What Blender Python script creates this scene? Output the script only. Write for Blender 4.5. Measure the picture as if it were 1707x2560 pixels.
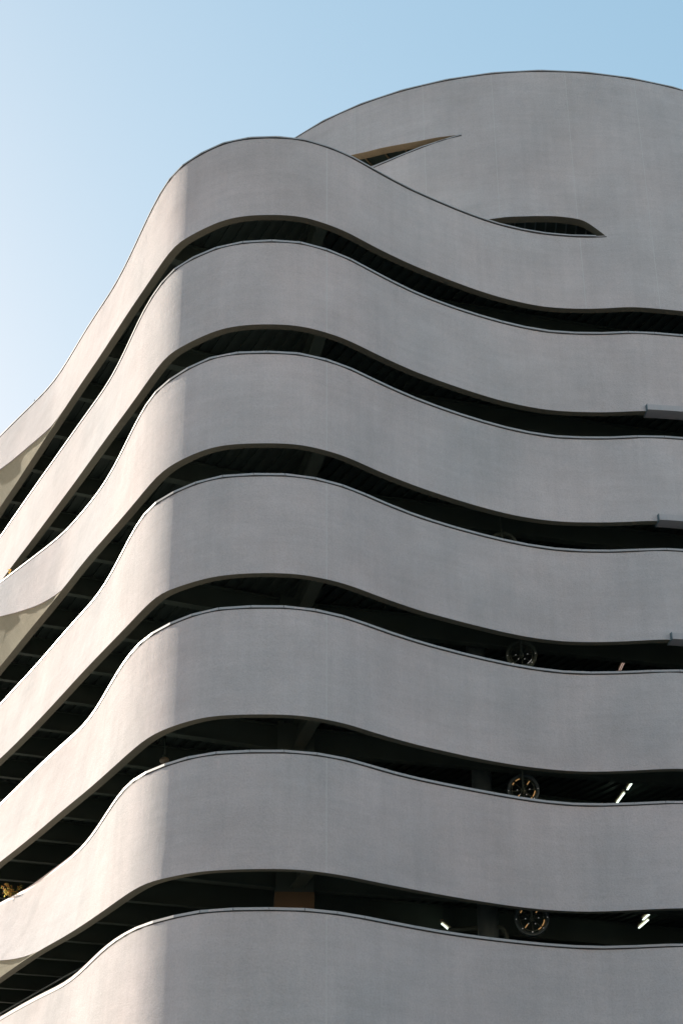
import bpy, bmesh, math, random, json
from mathutils import Vector, Matrix

for o in list(bpy.data.objects): bpy.data.objects.remove(o)
C = bpy.context.scene.collection
R = math.radians

# ------------------------------------------------------------------ camera
CAMH = 1.6
cd = bpy.data.cameras.new('camera'); cam = bpy.data.objects.new('camera', cd); C.objects.link(cam)
cd.sensor_fit = 'VERTICAL'; cd.sensor_height = 36.0; cd.lens = 36.0*3840.4/2560.0
cd.clip_start = .1; cd.clip_end = 6000
TH = .46447; RO = -.004376
fwd = Vector((0, math.cos(TH), math.sin(TH))); up0 = Vector((0, -math.sin(TH), math.cos(TH))); rt0 = Vector((1, 0, 0))
rt = rt0*math.cos(RO) + up0*math.sin(RO); up = up0*math.cos(RO) - rt0*math.sin(RO)
M = Matrix((rt, up, -fwd)).transposed().to_4x4(); M.translation = Vector((0, 0, CAMH))
cam.matrix_world = M
bpy.context.scene.camera = cam

# ------------------------------------------------------------------ light
SUN_AZ = (-.719, .695); SUN_EL = R(21)
S = Vector((SUN_AZ[0]*math.cos(SUN_EL), SUN_AZ[1]*math.cos(SUN_EL), math.sin(SUN_EL))).normalized()
w = bpy.data.worlds.new('World'); bpy.context.scene.world = w; w.use_nodes = True
nt = w.node_tree; nt.nodes.clear()
sky = nt.nodes.new('ShaderNodeTexSky'); sky.sky_type = 'NISHITA'; sky.sun_disc = False
sky.sun_elevation = SUN_EL; sky.sun_rotation = math.atan2(S.x, S.y)
sky.altitude = 50; sky.air_density = 1.0; sky.dust_density = 1.1; sky.ozone_density = 0.0
bg = nt.nodes.new('ShaderNodeBackground'); bg.inputs['Strength'].default_value = .13
ow = nt.nodes.new('ShaderNodeOutputWorld')
wb = nt.nodes.new('ShaderNodeVectorMath'); wb.operation = 'MULTIPLY'; wb.inputs[1].default_value = (1.14, 1.589, 1.936)   # daylight white balance
sp = nt.nodes.new('ShaderNodeSeparateColor'); cb = nt.nodes.new('ShaderNodeCombineColor')   # soften the contrast of the hazy sky
nt.links.new(sky.outputs[0], sp.inputs[0])
for i_, g_ in enumerate((.72, .50, .38)):
    p_ = nt.nodes.new('ShaderNodeMath'); p_.operation = 'POWER'; p_.inputs[1].default_value = g_
    nt.links.new(sp.outputs[i_], p_.inputs[0]); nt.links.new(p_.outputs[0], cb.inputs[i_])
nt.links.new(cb.outputs[0], wb.inputs[0]); nt.links.new(wb.outputs[0], bg.inputs[0]); nt.links.new(bg.outputs[0], ow.inputs[0])
ld = bpy.data.lights.new('sun', 'SUN'); ld.energy = 4.25; ld.angle = R(.5); ld.color = (1.0, .91, .775)
sun = bpy.data.objects.new('sun', ld); C.objects.link(sun)
sun.rotation_euler = (-S).to_track_quat('-Z', 'Y').to_euler(); sun.location = S*120
vs = bpy.context.scene.view_settings
vs.view_transform = 'Standard'; vs.look = 'None'; vs.exposure = 1.05; vs.gamma = 1; vs.use_curve_mapping = False

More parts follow.
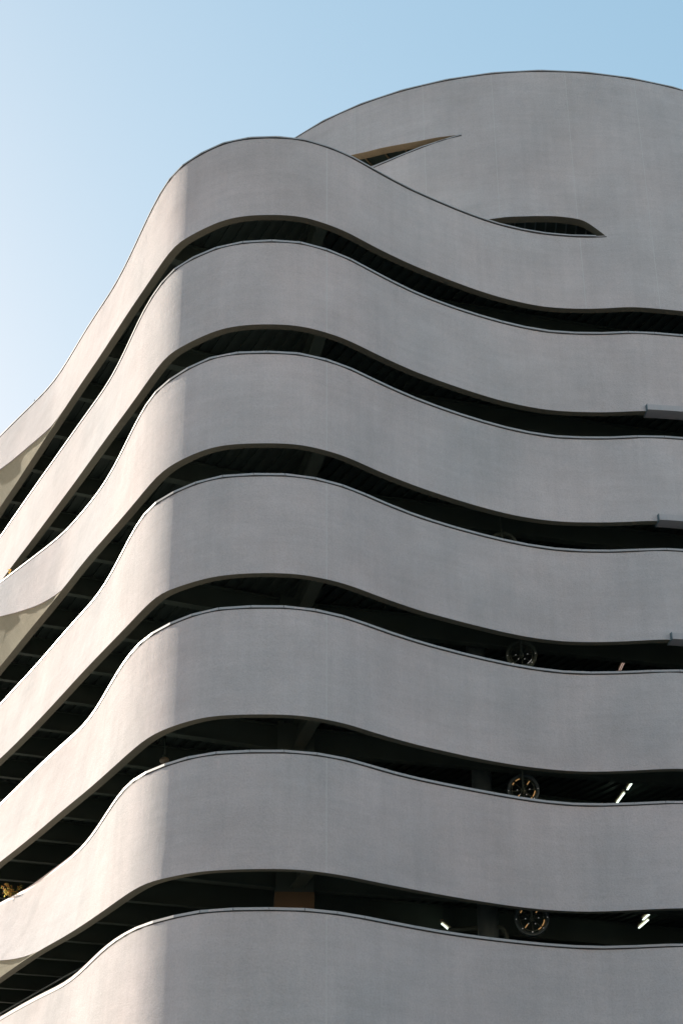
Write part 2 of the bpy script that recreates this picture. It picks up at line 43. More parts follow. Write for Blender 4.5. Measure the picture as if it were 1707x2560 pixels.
# ------------------------------------------------------------------ survey data (mm in plan, floor heights in storeys)
DATA = json.loads(r"""{"T1":[-13136,48958,-12776,48244,-12367,47556,-11911,46899,-11567,46393,-11236,45917,-10914,45462,-10601,45019,-10293,44583,-9989,44145,-9684,43680,-9370,43154,-9044,42547,-8711,41879,-8381,41195,-8063,40534,-7759,39916,-7471,39349,-7194,38817,-6924,38291,-6654,37737,-6381,37135,-6105,36484,-5832,35808,-5566,35143,-5313,34519,-5075,33956,-4853,33468,-4647,33063,-4456,32741,-4278,32492,-4109,32298,-3946,32138,-3787,31998,-3631,31871,-3478,31756,-3327,31652,-3178,31559,-3031,31478,-2886,31412,-2744,31360,-2602,31319,-2462,31288,-2323,31266,-2185,31249,-2048,31239,-1910,31234,-1774,31233,-1637,31237,-1501,31245,-1365,31259,-1229,31278,-1093,31306,-958,31342,-822,31388,-686,31444,-550,31508,-413,31577,-276,31650,-138,31728,0,31814,139,31909,279,32015,421,32130,563,32251,706,32377,851,32504,997,32632,1144,32758,1292,32883,1441,33007,1591,33130,1743,33251,1895,33367,2048,33479,2201,33586,2356,33693,2512,33799,2668,33904,2826,34008,2984,34111,3144,34212,3304,34313,3465,34411,3627,34507,3789,34600,3952,34690,4116,34777,4280,34858,4444,34934,4608,35004,4773,35070,4937,35131,5102,35190,5267,35245,5432,35295,5597,35338,5761,35375,5925,35406,6088,35432,6252,35455,6415,35477,6579,35496,6742,35511,6905,35522,7067,35526,7228,35525,7388,35518,7547,35504,7705,35485,7863,35467,8023,35456,8185,35455,8350,35462,8517,35475,8685,35491,8854,35511,9024,35534,9196,35559,9369,35588,9544,35619,9720,35652,9897,35688,10076,35727,10257,35769,10439,35813],"B1":[-13164,50311,-12820,49589,-12475,48867,-12131,48145,-11787,47422,-11429,46707,-11022,45908,-10620,45100,-10228,44303,-9851,43537,-9490,42805,-9141,42100,-8803,41414,-8476,40749,-8161,40112,-7859,39510,-7569,38942,-7290,38398,-7018,37863,-6750,37327,-6488,36795,-6233,36276,-5987,35779,-5750,35304,-5520,34852,-5297,34417,-5080,33990,-4868,33571,-4662,33172,-4467,32821,-4284,32539,-4113,32328,-3950,32167,-3791,32030,-3635,31905,-3481,31788,-3330,31679,-3180,31580,-3032,31493,-2887,31421,-2744,31364,-2602,31320,-2462,31286,-2323,31261,-2185,31244,-2047,31233,-1910,31227,-1773,31225,-1637,31227,-1500,31234,-1364,31245,-1228,31264,-1093,31290,-957,31326,-822,31373,-686,31431,-550,31498,-413,31572,-276,31651,-138,31736,0,31829,139,31932,280,32045,421,32166,564,32291,707,32418,852,32545,998,32670,1145,32792,1293,32911,1442,33028,1592,33146,1743,33261,1895,33374,2048,33482,2201,33588,2356,33693,2512,33798,2668,33903,2826,34007,2984,34108,3143,34209,3304,34309,3465,34407,3626,34502,3789,34594,3952,34684,4115,34771,4279,34854,4444,34931,4608,35004,4773,35073,4938,35137,5103,35198,5269,35254,5434,35305,5598,35347,5762,35381,5925,35407,6088,35427,6249,35442,6411,35454,6572,35462,6733,35466,6894,35466,7054,35460,7213,35452,7372,35441,7530,35427,7688,35411,7848,35399,8009,35396,8174,35404,8340,35420,8509,35442,8679,35467,8850,35494,9021,35522,9194,35551,9368,35582,9543,35615,9719,35649,9896,35684,10075,35722,10254,35761,10435,35803],"T2":[-13464,51533,-13120,50811,-12775,50089,-12431,49367,-12086,48645,-11728,47929,-11302,47077,-10892,46258,-10498,45472,-10119,44720,-9755,44000,-9403,43308,-9063,42639,-8734,41991,-8415,41361,-8106,40753,-7808,40168,-7520,39606,-7240,39063,-6966,38520,-6691,37949,-6412,37318,-6128,36618,-5842,35870,-5565,35134,-5306,34471,-5068,33909,-4849,33444,-4646,33058,-4456,32738,-4276,32480,-4106,32275,-3943,32114,-3785,31982,-3631,31865,-3478,31756,-3327,31656,-3178,31565,-3032,31486,-2887,31420,-2744,31368,-2603,31327,-2463,31296,-2324,31272,-2185,31254,-2048,31242,-1910,31234,-1773,31231,-1637,31232,-1500,31237,-1364,31248,-1228,31266,-1093,31292,-957,31327,-822,31374,-686,31432,-550,31499,-413,31573,-276,31652,-138,31738,0,31832,139,31936,280,32051,421,32174,564,32303,708,32434,853,32567,999,32699,1146,32829,1295,32957,1444,33084,1595,33210,1747,33333,1900,33452,2053,33565,2207,33673,2362,33779,2518,33883,2675,33985,2832,34083,2990,34178,3149,34272,3309,34363,3469,34451,3630,34537,3792,34622,3954,34704,4117,34785,4281,34863,4445,34937,4609,35008,4774,35075,4938,35139,5104,35199,5269,35256,5434,35306,5599,35349,5763,35383,5926,35410,6088,35431,6250,35448,6413,35462,6575,35473,6736,35482,6898,35486,7059,35486,7219,35482,7379,35475,7538,35464,7697,35450,7857,35439,8019,35437,8183,35445,8350,35461,8518,35482,8688,35505,8859,35531,9031,35558,9203,35586,9377,35615,9551,35644,9726,35674,9902,35706,10079,35738,10257,35771,10436,35804],"B2":[-13106,50234,-12762,49512,-12417,48790,-12073,48068,-11728,47346,-11384,46624,-11022,45911,-10625,45121,-10244,44372,-9878,43656,-9524,42962,-9181,42285,-8848,41625,-8525,40983,-8212,40361,-7908,39755,-7612,39162,-7325,38579,-7045,38010,-6773,37456,-6511,36924,-6257,36415,-6012,35924,-5773,35448,-5540,34979,-5312,34516,-5090,34060,-4874,33617,-4666,33202,-4470,32842,-4287,32563,-4116,32358,-3953,32196,-3794,32052,-3637,31918,-3482,31794,-3330,31679,-3179,31575,-3031,31483,-2886,31407,-2742,31347,-2601,31300,-2461,31264,-2321,31238,-2183,31220,-2045,31208,-1908,31202,-1772,31201,-1635,31203,-1499,31211,-1363,31223,-1227,31241,-1092,31267,-956,31302,-821,31347,-685,31403,-549,31468,-413,31539,-276,31616,-138,31699,0,31791,139,31894,279,32007,421,32129,563,32257,707,32388,852,32519,998,32649,1145,32777,1293,32902,1442,33026,1592,33150,1744,33271,1896,33389,2049,33501,2203,33610,2358,33718,2514,33824,2670,33929,2828,34032,2986,34133,3146,34233,3306,34333,3467,34431,3629,34527,3792,34621,3955,34712,4119,34800,4283,34883,4448,34961,4612,35033,4777,35101,4942,35163,5107,35221,5272,35275,5437,35322,5601,35362,5764,35392,5927,35416,6089,35434,6251,35448,6412,35460,6574,35470,6735,35477,6897,35479,7057,35478,7217,35473,7377,35465,7536,35454,7695,35440,7854,35429,8016,35426,8181,35434,8347,35450,8516,35470,8685,35494,8856,35519,9027,35545,9200,35573,9373,35603,9548,35633,9723,35664,9900,35697,10077,35731,10256,35767,10436,35804],"T3":[-12986,48624,-12641,47902,-12297,47180,-11952,46458,-11572,45755,-11143,45079,-10668,44435,-10367,44026,-10072,43627,-9783,43236,-9500,42853,-9223,42477,-8950,42106,-8681,41734,-8411,41340,-8137,40908,-7859,40432,-7580,39924,-7302,39397,-7026,38852,-6749,38277,-6469,37646,-6183,36947,-5894,36190,-5609,35415,-5337,34678,-5086,34029,-4857,33497,-4650,33084,-4460,32772,-4283,32531,-4113,32331,-3948,32150,-3785,31981,-3627,31830,-3471,31697,-3319,31580,-3170,31479,-3023,31396,-2879,31331,-2737,31283,-2597,31249,-2458,31226,-2319,31210,-2182,31201,-2045,31195,-1908,31193,-1771,31194,-1635,31197,-1499,31203,-1363,31214,-1227,31230,-1091,31253,-956,31287,-820,31331,-685,31385,-549,31450,-413,31521,-276,31598,-138,31682,0,31776,139,31880,279,31996,420,32121,563,32251,707,32384,852,32518,998,32650,1145,32779,1293,32906,1442,33032,1593,33157,1744,33280,1897,33399,2050,33514,2204,33624,2359,33733,2515,33841,2672,33947,2829,34050,2988,34150,3147,34249,3307,34346,3468,34441,3630,34534,3792,34624,3955,34713,4119,34799,4283,34881,4447,34959,4612,35031,4777,35099,4942,35162,5107,35221,5272,35275,5436,35321,5600,35359,5763,35388,5925,35409,6087,35424,6248,35436,6409,35444,6571,35451,6731,35456,6892,35456,7052,35452,7211,35445,7371,35436,7529,35422,7687,35405,7846,35391,8007,35385,8170,35389,8336,35401,8503,35419,8672,35440,8842,35464,9014,35491,9186,35521,9361,35555,9537,35591,9714,35630,9893,35673,10074,35718,10256,35767,10440,35820],"B3":[-13087,50356,-12743,49634,-12398,48912,-12054,48189,-11710,47467,-11365,46745,-11021,46023,-10668,45305,-10277,44515,-9898,43741,-9531,42991,-9180,42279,-8843,41605,-8518,40952,-8200,40303,-7888,39654,-7584,39015,-7290,38399,-7010,37820,-6742,37283,-6486,36782,-6238,36304,-5998,35842,-5763,35389,-5535,34944,-5311,34503,-5091,34065,-4877,33635,-4670,33226,-4473,32863,-4287,32566,-4113,32333,-3947,32144,-3785,31979,-3627,31832,-3472,31701,-3320,31586,-3171,31486,-3024,31403,-2880,31338,-2738,31290,-2597,31255,-2458,31230,-2320,31213,-2182,31201,-2045,31194,-1908,31190,-1771,31189,-1635,31191,-1498,31196,-1362,31206,-1227,31222,-1091,31247,-956,31280,-820,31325,-685,31380,-549,31445,-413,31517,-276,31596,-138,31682,0,31779,139,31887,279,32007,421,32136,563,32270,707,32407,852,32542,998,32676,1146,32805,1294,32932,1443,33056,1594,33179,1745,33301,1898,33420,2051,33535,2205,33647,2361,33758,2517,33869,2674,33979,2832,34086,2991,34191,3151,34295,3312,34397,3474,34497,3636,34594,3799,34688,3962,34778,4127,34865,4291,34946,4455,35021,4619,35088,4784,35150,4948,35206,5112,35256,5276,35301,5439,35339,5602,35369,5764,35392,5925,35407,6086,35418,6246,35425,6407,35430,6567,35433,6727,35434,6887,35431,7046,35423,7205,35413,7363,35401,7521,35386,7680,35370,7839,35359,8001,35359,8166,35370,8334,35392,8504,35420,8675,35451,8847,35485,9021,35520,9195,35556,9371,35592,9547,35628,9723,35665,9901,35702,10080,35739,10259,35777,10439,35814],"T4":[-13484,52153,-13140,51431,-12795,50709,-12451,49987,-12106,49265,-11762,48543,-11417,47821,-11073,47099,-10709,46386,-10322,45618,-9954,44901,-9600,44216,-9255,43539,-8915,42858,-8581,42178,-8257,41513,-7946,40876,-7647,40276,-7360,39711,-7083,39168,-6808,38613,-6530,38000,-6242,37298,-5946,36507,-5649,35667,-5363,34846,-5097,34108,-4857,33500,-4644,33041,-4452,32713,-4276,32476,-4108,32288,-3944,32121,-3784,31967,-3626,31829,-3473,31708,-3321,31600,-3172,31505,-3026,31427,-2882,31365,-2740,31319,-2600,31285,-2460,31261,-2322,31244,-2184,31233,-2047,31226,-1910,31222,-1773,31220,-1636,31222,-1500,31227,-1364,31236,-1228,31251,-1092,31274,-957,31307,-821,31350,-685,31405,-549,31468,-413,31538,-276,31614,-138,31697,0,31790,139,31894,279,32009,421,32136,563,32269,707,32406,852,32544,999,32682,1146,32817,1295,32948,1444,33078,1595,33206,1747,33330,1899,33449,2053,33562,2207,33671,2362,33776,2518,33881,2675,33983,2832,34083,2990,34181,3150,34277,3310,34372,3471,34466,3632,34557,3794,34646,3957,34734,4121,34818,4285,34898,4449,34973,4613,35043,4778,35108,4943,35168,5107,35225,5272,35278,5437,35324,5601,35363,5764,35393,5926,35415,6088,35432,6250,35444,6411,35454,6572,35460,6733,35462,6893,35460,7052,35453,7211,35442,7369,35427,7526,35409,7684,35388,7842,35371,8002,35363,8165,35367,8331,35380,8499,35400,8668,35425,8840,35454,9012,35486,9186,35521,9362,35559,9539,35599,9717,35641,9896,35685,10077,35732,10260,35780,10444,35831],"B4":[-13094,50450,-12750,49727,-12405,49005,-12061,48283,-11717,47561,-11372,46839,-11028,46117,-10683,45395,-10316,44684,-9957,44003,-9604,43319,-9257,42634,-8917,41952,-8586,41279,-8264,40619,-7951,39972,-7647,39339,-7351,38721,-7066,38122,-6790,37548,-6524,37001,-6268,36479,-6021,35980,-5781,35499,-5548,35032,-5322,34576,-5100,34126,-4884,33683,-4674,33259,-4474,32876,-4287,32559,-4111,32318,-3946,32141,-3788,32004,-3633,31882,-3479,31769,-3328,31664,-3179,31569,-3032,31485,-2887,31415,-2744,31359,-2602,31315,-2462,31280,-2322,31253,-2184,31233,-2046,31218,-1909,31209,-1772,31205,-1635,31205,-1499,31210,-1363,31220,-1227,31236,-1092,31260,-956,31293,-821,31336,-685,31389,-549,31451,-413,31520,-276,31595,-138,31678,0,31772,139,31877,279,31995,420,32122,563,32255,707,32391,852,32528,998,32663,1145,32796,1294,32925,1443,33052,1594,33178,1745,33301,1898,33420,2051,33534,2205,33643,2360,33750,2516,33857,2673,33963,2831,34067,2989,34169,3149,34272,3310,34374,3471,34474,3634,34573,3797,34671,3961,34765,4126,34857,4290,34943,4455,35023,4620,35096,4785,35162,4950,35221,5115,35274,5279,35321,5442,35360,5605,35389,5767,35409,5927,35420,6087,35425,6247,35426,6406,35424,6564,35418,6723,35410,6881,35397,7038,35381,7195,35362,7351,35342,7508,35321,7664,35300,7823,35287,7984,35286,8149,35299,8318,35325,8489,35359,8662,35398,8836,35440,9012,35483,9188,35528,9366,35573,9544,35618,9723,35662,9902,35705,10082,35748,10263,35790,10444,35831],"T5":[-13652,53103,-13307,52381,-12963,51658,-12618,50936,-12274,50214,-11930,49492,-11585,48770,-11241,48048,-10896,47326,-10546,46607,-10157,45817,-9779,45039,-9412,44278,-9057,43544,-8718,42848,-8393,42197,-8083,41586,-7786,41009,-7498,40458,-7218,39914,-6934,39327,-6639,38634,-6326,37803,-6005,36872,-5692,35939,-5402,35097,-5140,34392,-4904,33825,-4691,33380,-4495,33028,-4311,32745,-4136,32508,-3966,32304,-3802,32124,-3642,31964,-3485,31821,-3331,31694,-3180,31582,-3032,31488,-2886,31413,-2743,31356,-2602,31313,-2462,31282,-2323,31260,-2185,31245,-2047,31235,-1910,31229,-1773,31226,-1637,31227,-1500,31231,-1364,31239,-1228,31254,-1092,31276,-957,31308,-821,31351,-685,31405,-549,31469,-413,31541,-276,31618,-138,31704,0,31799,139,31905,279,32023,421,32151,564,32285,707,32421,853,32558,999,32693,1146,32826,1295,32955,1444,33083,1595,33209,1747,33333,1900,33453,2053,33568,2207,33679,2363,33788,2519,33897,2676,34004,2834,34110,2993,34213,3153,34314,3314,34415,3475,34513,3638,34609,3801,34702,3964,34793,4128,34880,4293,34963,4458,35041,4623,35112,4788,35178,4952,35239,5117,35294,5282,35343,5446,35384,5609,35416,5771,35437,5932,35449,6092,35454,6252,35455,6411,35453,6570,35448,6729,35440,6887,35429,7044,35414,7202,35397,7359,35379,7516,35358,7672,35337,7831,35321,7991,35317,8156,35326,8323,35346,8493,35374,8664,35407,8837,35444,9012,35483,9187,35524,9364,35567,9542,35610,9720,35654,9900,35698,10080,35742,10262,35787,10444,35833],"B5":[-13130,50812,-12785,50090,-12441,49368,-12096,48646,-11752,47924,-11408,47202,-11063,46480,-10719,45758,-10374,45036,-10030,44314,-9666,43601,-9321,42930,-8985,42273,-8658,41627,-8339,40988,-8027,40354,-7723,39729,-7428,39123,-7144,38546,-6871,37999,-6608,37473,-6350,36956,-6098,36439,-5850,35921,-5608,35407,-5372,34904,-5143,34416,-4922,33945,-4708,33502,-4505,33104,-4314,32766,-4133,32490,-3962,32269,-3798,32086,-3638,31927,-3481,31784,-3327,31657,-3176,31546,-3029,31454,-2884,31381,-2741,31327,-2600,31287,-2460,31259,-2322,31240,-2184,31227,-2046,31220,-1909,31215,-1772,31214,-1636,31217,-1500,31222,-1364,31231,-1228,31247,-1092,31270,-956,31302,-821,31345,-685,31399,-549,31463,-413,31536,-276,31617,-138,31707,0,31808,139,31921,280,32047,421,32183,564,32323,708,32466,854,32607,1000,32745,1148,32879,1297,33008,1447,33135,1598,33259,1749,33382,1902,33500,2056,33614,2211,33726,2366,33837,2523,33949,2681,34060,2839,34169,2999,34276,3159,34380,3320,34482,3482,34580,3644,34673,3807,34763,3971,34849,4134,34930,4298,35006,4462,35077,4627,35142,4791,35201,4955,35256,5119,35306,5283,35350,5446,35386,5609,35414,5770,35430,5930,35438,6089,35438,6248,35431,6405,35421,6562,35406,6719,35388,6874,35366,7030,35341,7185,35315,7340,35291,7496,35267,7653,35247,7811,35235,7974,35238,8140,35257,8310,35290,8482,35330,8656,35376,8832,35425,9009,35475,9187,35525,9366,35574,9545,35622,9724,35668,9904,35712,10084,35754,10264,35795,10444,35833],"T6":[-13715,53186,-13371,52464,-13026,51742,-12682,51020,-12338,50298,-11993,49576,-11649,48854,-11304,48132,-10960,47410,-10615,46688,-10249,45976,-9834,45292,-9529,44832,-9219,44323,-8903,43758,-8581,43139,-8259,42491,-7945,41846,-7641,41229,-7349,40641,-7062,40051,-6767,39383,-6455,38571,-6125,37610,-5792,36570,-5473,35557,-5181,34668,-4924,33959,-4699,33433,-4498,33053,-4314,32771,-4140,32544,-3972,32345,-3807,32166,-3646,32005,-3489,31861,-3335,31732,-3184,31619,-3035,31524,-2890,31449,-2746,31391,-2605,31348,-2465,31317,-2326,31294,-2187,31278,-2049,31267,-1912,31259,-1775,31255,-1638,31253,-1501,31254,-1365,31259,-1229,31269,-1093,31286,-957,31313,-821,31350,-685,31399,-549,31459,-413,31527,-276,31603,-138,31688,0,31786,139,31896,279,32020,421,32154,564,32294,708,32438,853,32581,1000,32720,1147,32855,1296,32985,1446,33110,1596,33231,1748,33349,1900,33461,2053,33568,2207,33672,2362,33774,2518,33878,2674,33982,2832,34085,2991,34187,3151,34290,3312,34392,3473,34492,3636,34592,3799,34689,3963,34784,4128,34877,4293,34965,4459,35047,4624,35123,4789,35192,4955,35254,5120,35310,5284,35358,5448,35397,5611,35425,5772,35442,5932,35448,6091,35447,6249,35439,6406,35428,6563,35412,6720,35394,6876,35373,7031,35348,7187,35323,7342,35299,7498,35275,7655,35255,7813,35244,7976,35248,8142,35268,8312,35300,8485,35341,8659,35386,8835,35434,9012,35483,9189,35532,9367,35580,9546,35626,9725,35671,9904,35713,10084,35754,10263,35793,10443,35829],"B6":[-13231,51502,-12887,50780,-12543,50058,-12198,49336,-11854,48614,-11509,47892,-11165,47170,-10821,46448,-10476,45726,-10132,45004,-9787,44282,-9456,43553,-9082,42729,-8723,41937,-8379,41182,-8052,40478,-7744,39841,-7456,39274,-7183,38754,-6916,38248,-6653,37732,-6392,37199,-6134,36656,-5882,36114,-5635,35575,-5393,35041,-5158,34513,-4930,34001,-4711,33519,-4503,33090,-4309,32730,-4128,32446,-3958,32233,-3796,32071,-3638,31932,-3483,31805,-3331,31690,-3181,31588,-3033,31502,-2888,31432,-2745,31377,-2604,31336,-2464,31304,-2325,31280,-2186,31262,-2048,31248,-1911,31237,-1773,31229,-1636,31225,-1500,31224,-1363,31229,-1227,31241,-1092,31262,-956,31294,-821,31339,-685,31397,-549,31467,-413,31545,-276,31629,-138,31722,0,31822,139,31932,280,32051,421,32176,564,32304,708,32432,853,32560,999,32687,1146,32812,1294,32937,1444,33062,1594,33189,1746,33316,1899,33441,2053,33563,2208,33683,2364,33801,2521,33920,2679,34037,2838,34152,2998,34265,3159,34377,3321,34486,3483,34593,3647,34697,3811,34796,3975,34891,4140,34980,4305,35063,4470,35137,4634,35202,4798,35258,4962,35305,5125,35344,5287,35375,5448,35396,5608,35404,5765,35401,5922,35388,6077,35366,6231,35339,6385,35309,6538,35277,6691,35244,6844,35211,6997,35178,7151,35149,7306,35126,7463,35109,7621,35100,7783,35105,7948,35127,8119,35167,8293,35221,8471,35282,8649,35347,8829,35412,9010,35476,9190,35536,9371,35593,9551,35644,9730,35690,9909,35731,10087,35767,10265,35798,10442,35823],"T7":[-13707,53727,-13363,53005,-13018,52282,-12674,51560,-12330,50838,-11985,50116,-11641,49394,-11296,48672,-10952,47950,-10608,47228,-10263,46506,-9919,45784,-9578,45060,-9207,44263,-8852,43509,-8514,42801,-8191,42141,-7885,41530,-7592,40962,-7308,40414,-7023,39828,-6726,39140,-6413,38322,-6092,37409,-5779,36488,-5486,35644,-5219,34920,-4976,34320,-4753,33819,-4545,33399,-4351,33048,-4167,32758,-3993,32519,-3825,32319,-3662,32138,-3502,31973,-3345,31821,-3191,31686,-3040,31569,-2892,31474,-2747,31400,-2604,31343,-2464,31302,-2324,31273,-2185,31253,-2048,31240,-1910,31232,-1773,31227,-1636,31226,-1500,31228,-1364,31232,-1227,31242,-1092,31257,-956,31281,-820,31315,-684,31360,-548,31416,-412,31480,-275,31553,-138,31635,0,31728,139,31833,279,31951,420,32077,562,32210,706,32346,851,32483,997,32621,1144,32757,1292,32892,1442,33027,1593,33162,1745,33297,1898,33427,2052,33552,2207,33673,2363,33790,2519,33904,2677,34015,2835,34121,2994,34223,3154,34322,3314,34419,3475,34512,3637,34603,3799,34690,3962,34776,4126,34859,4290,34939,4454,35014,4619,35085,4784,35151,4949,35211,5113,35267,5278,35315,5441,35354,5604,35380,5764,35393,5923,35394,6080,35384,6236,35366,6391,35342,6545,35314,6699,35284,6852,35251,7005,35218,7159,35188,7314,35163,7470,35144,7628,35132,7789,35134,7954,35153,8124,35189,8298,35240,8474,35297,8652,35359,8831,35421,9011,35481,9191,35539,9371,35593,9551,35643,9730,35689,9909,35729,10087,35765,10264,35796,10441,35823],"B7":[-13231,51502,-12887,50780,-12543,50058,-12198,49336,-11854,48614,-11509,47892,-11165,47170,-10821,46448,-10476,45726,-10132,45004,-9787,44282,-9456,43553,-9082,42729,-8723,41937,-8379,41182,-8052,40478,-7744,39841,-7456,39274,-7183,38754,-6916,38248,-6653,37732,-6392,37199,-6134,36656,-5882,36114,-5635,35575,-5393,35041,-5158,34513,-4930,34001,-4711,33519,-4503,33090,-4309,32730,-4128,32446,-3958,32233,-3796,32071,-3638,31932,-3483,31805,-3331,31690,-3181,31588,-3033,31502,-2888,31432,-2745,31377,-2604,31336,-2464,31304,-2325,31280,-2186,31262,-2048,31248,-1911,31237,-1773,31229,-1636,31225,-1500,31224,-1363,31229,-1227,31241,-1092,31262,-956,31294,-821,31339,-685,31397,-549,31467,-413,31545,-276,31629,-138,31722,0,31822,139,31932,280,32051,421,32176,564,32304,708,32432,853,32560,999,32687,1146,32812,1294,32937,1444,33062,1594,33189,1746,33316,1899,33441,2053,33563,2208,33683,2364,33801,2521,33920,2679,34037,2838,34152,2998,34265,3159,34377,3321,34486,3483,34593,3647,34697,3811,34796,3975,34891,4140,34980,4305,35063,4470,35137,4634,35202,4798,35258,4962,35305,5125,35344,5287,35375,5448,35396,5608,35404,5765,35401,5922,35388,6077,35366,6231,35339,6385,35309,6538,35277,6691,35244,6844,35211,6997,35178,7151,35149,7306,35126,7463,35109,7621,35100,7783,35105,7948,35127,8119,35167,8293,35221,8471,35282,8649,35347,8829,35412,9010,35476,9190,35536,9371,35593,9551,35644,9730,35690,9909,35731,10087,35767,10265,35798,10442,35823],"D":[-2740,51492,-3209,50724,-3610,49918,-3938,49080,-4193,48217,-4371,47335,-4472,46441,-4495,45541,-4439,44643,-4305,43753,-4093,42878,-3807,42025,-3447,41200,-3017,40409,-2519,39659,-1958,38956,-1338,38304,-1165,38145,-995,37995,-826,37852,-658,37717,-492,37588,-327,37466,-163,37350,0,37239,162,37133,323,37033,484,36936,643,36844,802,36756,960,36672,1118,36591,1275,36514,1432,36440,1588,36369,1744,36301,1899,36236,2054,36174,2209,36114,2363,36057,2518,36003,2672,35951,2826,35902,2979,35854,3133,35810,3287,35767,3440,35727,3594,35690,3747,35654,3901,35621,4055,35591,4209,35562,4363,35536,4518,35512,4672,35490,4827,35471,4983,35454,5139,35440,5295,35428,5451,35418,5608,35410,5766,35405,5924,35402,6083,35402,6243,35404,6403,35409,6564,35416,6726,35425,6888,35437,7052,35451,7216,35468,7381,35487,7548,35509,7715,35534,7884,35561,8053,35590,8224,35623,8396,35658,8570,35695,8744,35736,8921,35779,9098,35825,9278,35874,9459,35926,9641,35981,9825,36039,10012,36101,10200,36166,10390,36234,10582,36306],"DB":[-2740,51492,-3209,50724,-3610,49918,-3938,49080,-4193,48217,-4371,47335,-4472,46441,-4495,45541,-4439,44643,-4305,43753,-4093,42878,-3807,42025,-3447,41200,-3017,40409,-2519,39659,-1958,38956,-1338,38304,-1165,38145,-995,37995,-826,37852,-658,37717,-492,37588,-327,37466,-163,37350,0,37239,162,37133,323,37033,484,36936,643,36844,802,36756,960,36672,1118,36591,1275,36514,1432,36440,1588,36369,1744,36301,1899,36236,2054,36174,2209,36114,2363,36057,2518,36003,2672,35951,2826,35902,2979,35854,3133,35810,3287,35767,3440,35727,3594,35690,3747,35654,3901,35621,4055,35591,4208,35551,4359,35498,4509,35444,4660,35394,4811,35354,4965,35327,5120,35315,5278,35317,5438,35331,5599,35353,5762,35379,5925,35405,6088,35431,6252,35455,6415,35477,6579,35496,6742,35511,6905,35522,7067,35526,7228,35525,7388,35518,7547,35504,7705,35485,7863,35467,8023,35456,8185,35455,8350,35462,8517,35475,8685,35491,8854,35511,9024,35534,9196,35559,9369,35588,9544,35619,9720,35652,9897,35688,10076,35727,10257,35769,10439,35813],"az2":[-3.046,-3.62,-4.136,-4.588,-4.97,-5.276,-5.501,-5.637,-5.678,-5.619,-5.453,-5.176,-4.783,-4.269,-3.634,-2.877,-2.0,-1.75,-1.5,-1.25,-1.0,-0.75,-0.5,-0.25,0.0,0.25,0.5,0.75,1.0,1.25,1.5,1.75,2.0,2.25,2.5,2.75,3.0,3.25,3.5,3.75,4.0,4.25,4.5,4.75,5.0,5.25,5.5,5.75,6.0,6.25,6.5,6.75,7.0,7.25,7.5,7.75,8.0,8.25,8.5,8.75,9.0,9.25,9.5,9.75,10.0,10.25,10.5,10.75,11.0,11.25,11.5,11.75,12.0,12.25,12.5,12.75,13.0,13.25,13.5,13.75,14.0,14.25,14.5,14.75,15.0,15.25,15.5,15.75,16.0,16.25],"l2":[[6.811,8.2277],[7.424,8.2166],[8.293,8.2054],[9.157,8.2208],[9.73,8.2326],[10.241,8.2323],[10.802,8.2197],[11.131,8.1949],[11.502,8.1343],[11.815,8.0712],[12.047,8.0207]],"l1t":[[0.436,9.3152],[1.233,9.2826],[1.96,9.2667],[2.832,9.2439],[3.705,9.2276],[4.578,9.2208],[5.304,9.2099],[5.58,9.2072]],"l1b":[[1.474,9.0796],[2.236,9.0991],[2.964,9.124],[3.694,9.1473],[4.425,9.1741],[5.229,9.1956],[5.579,9.2002]],"fl":{"1":[[-14.147,0.52113],[-13.697,0.5296],[-13.134,0.54152],[-12.564,0.55355],[-12.221,0.56132],[-11.916,0.57127]],"3":[[-13.54,0.40829],[-12.855,0.41279],[-12.169,0.41842],[-11.602,0.42535],[-11.2,0.4323]],"6":[[-12.309,0.17916],[-11.886,0.18006],[-11.414,0.18219],[-11.05,0.18492]]}}""")
H = 3.3
def zT(k): return (8.0404-(k-1))*H + CAMH
def zB(k): return zT(k) - .761*H
AZ = [-15+.25*i for i in range(126)]
def pts(name):
    a = DATA[name]; return [Vector((a[i]/1000, a[i+1]/1000, 0)) for i in range(0, len(a), 2)]
def extend(P, left=10, right=7):
    P = [p.copy() for p in P]
    d = Vector((-.43, .903, 0)).normalized()
    pre = [P[0]+d*(left-j*2.0) for j in range(int(left/2))]
    d = (P[-1]-P[-5]).normalized(); cur = P[-1].copy(); post = []
    for j in range(right):
        d = Matrix.Rotation(R(5), 3, 'Z') @ d; cur = cur + d*2.0; post.append(cur.copy())
    return pre+P+post
NL = 5
EXT = {}
for k in range(1, 8):
    EXT['T%d' % k] = extend(pts('T%d' % k)); EXT['B%d' % k] = extend(pts('B%d' % k))
AZX = [None]*NL + AZ + [None]*7

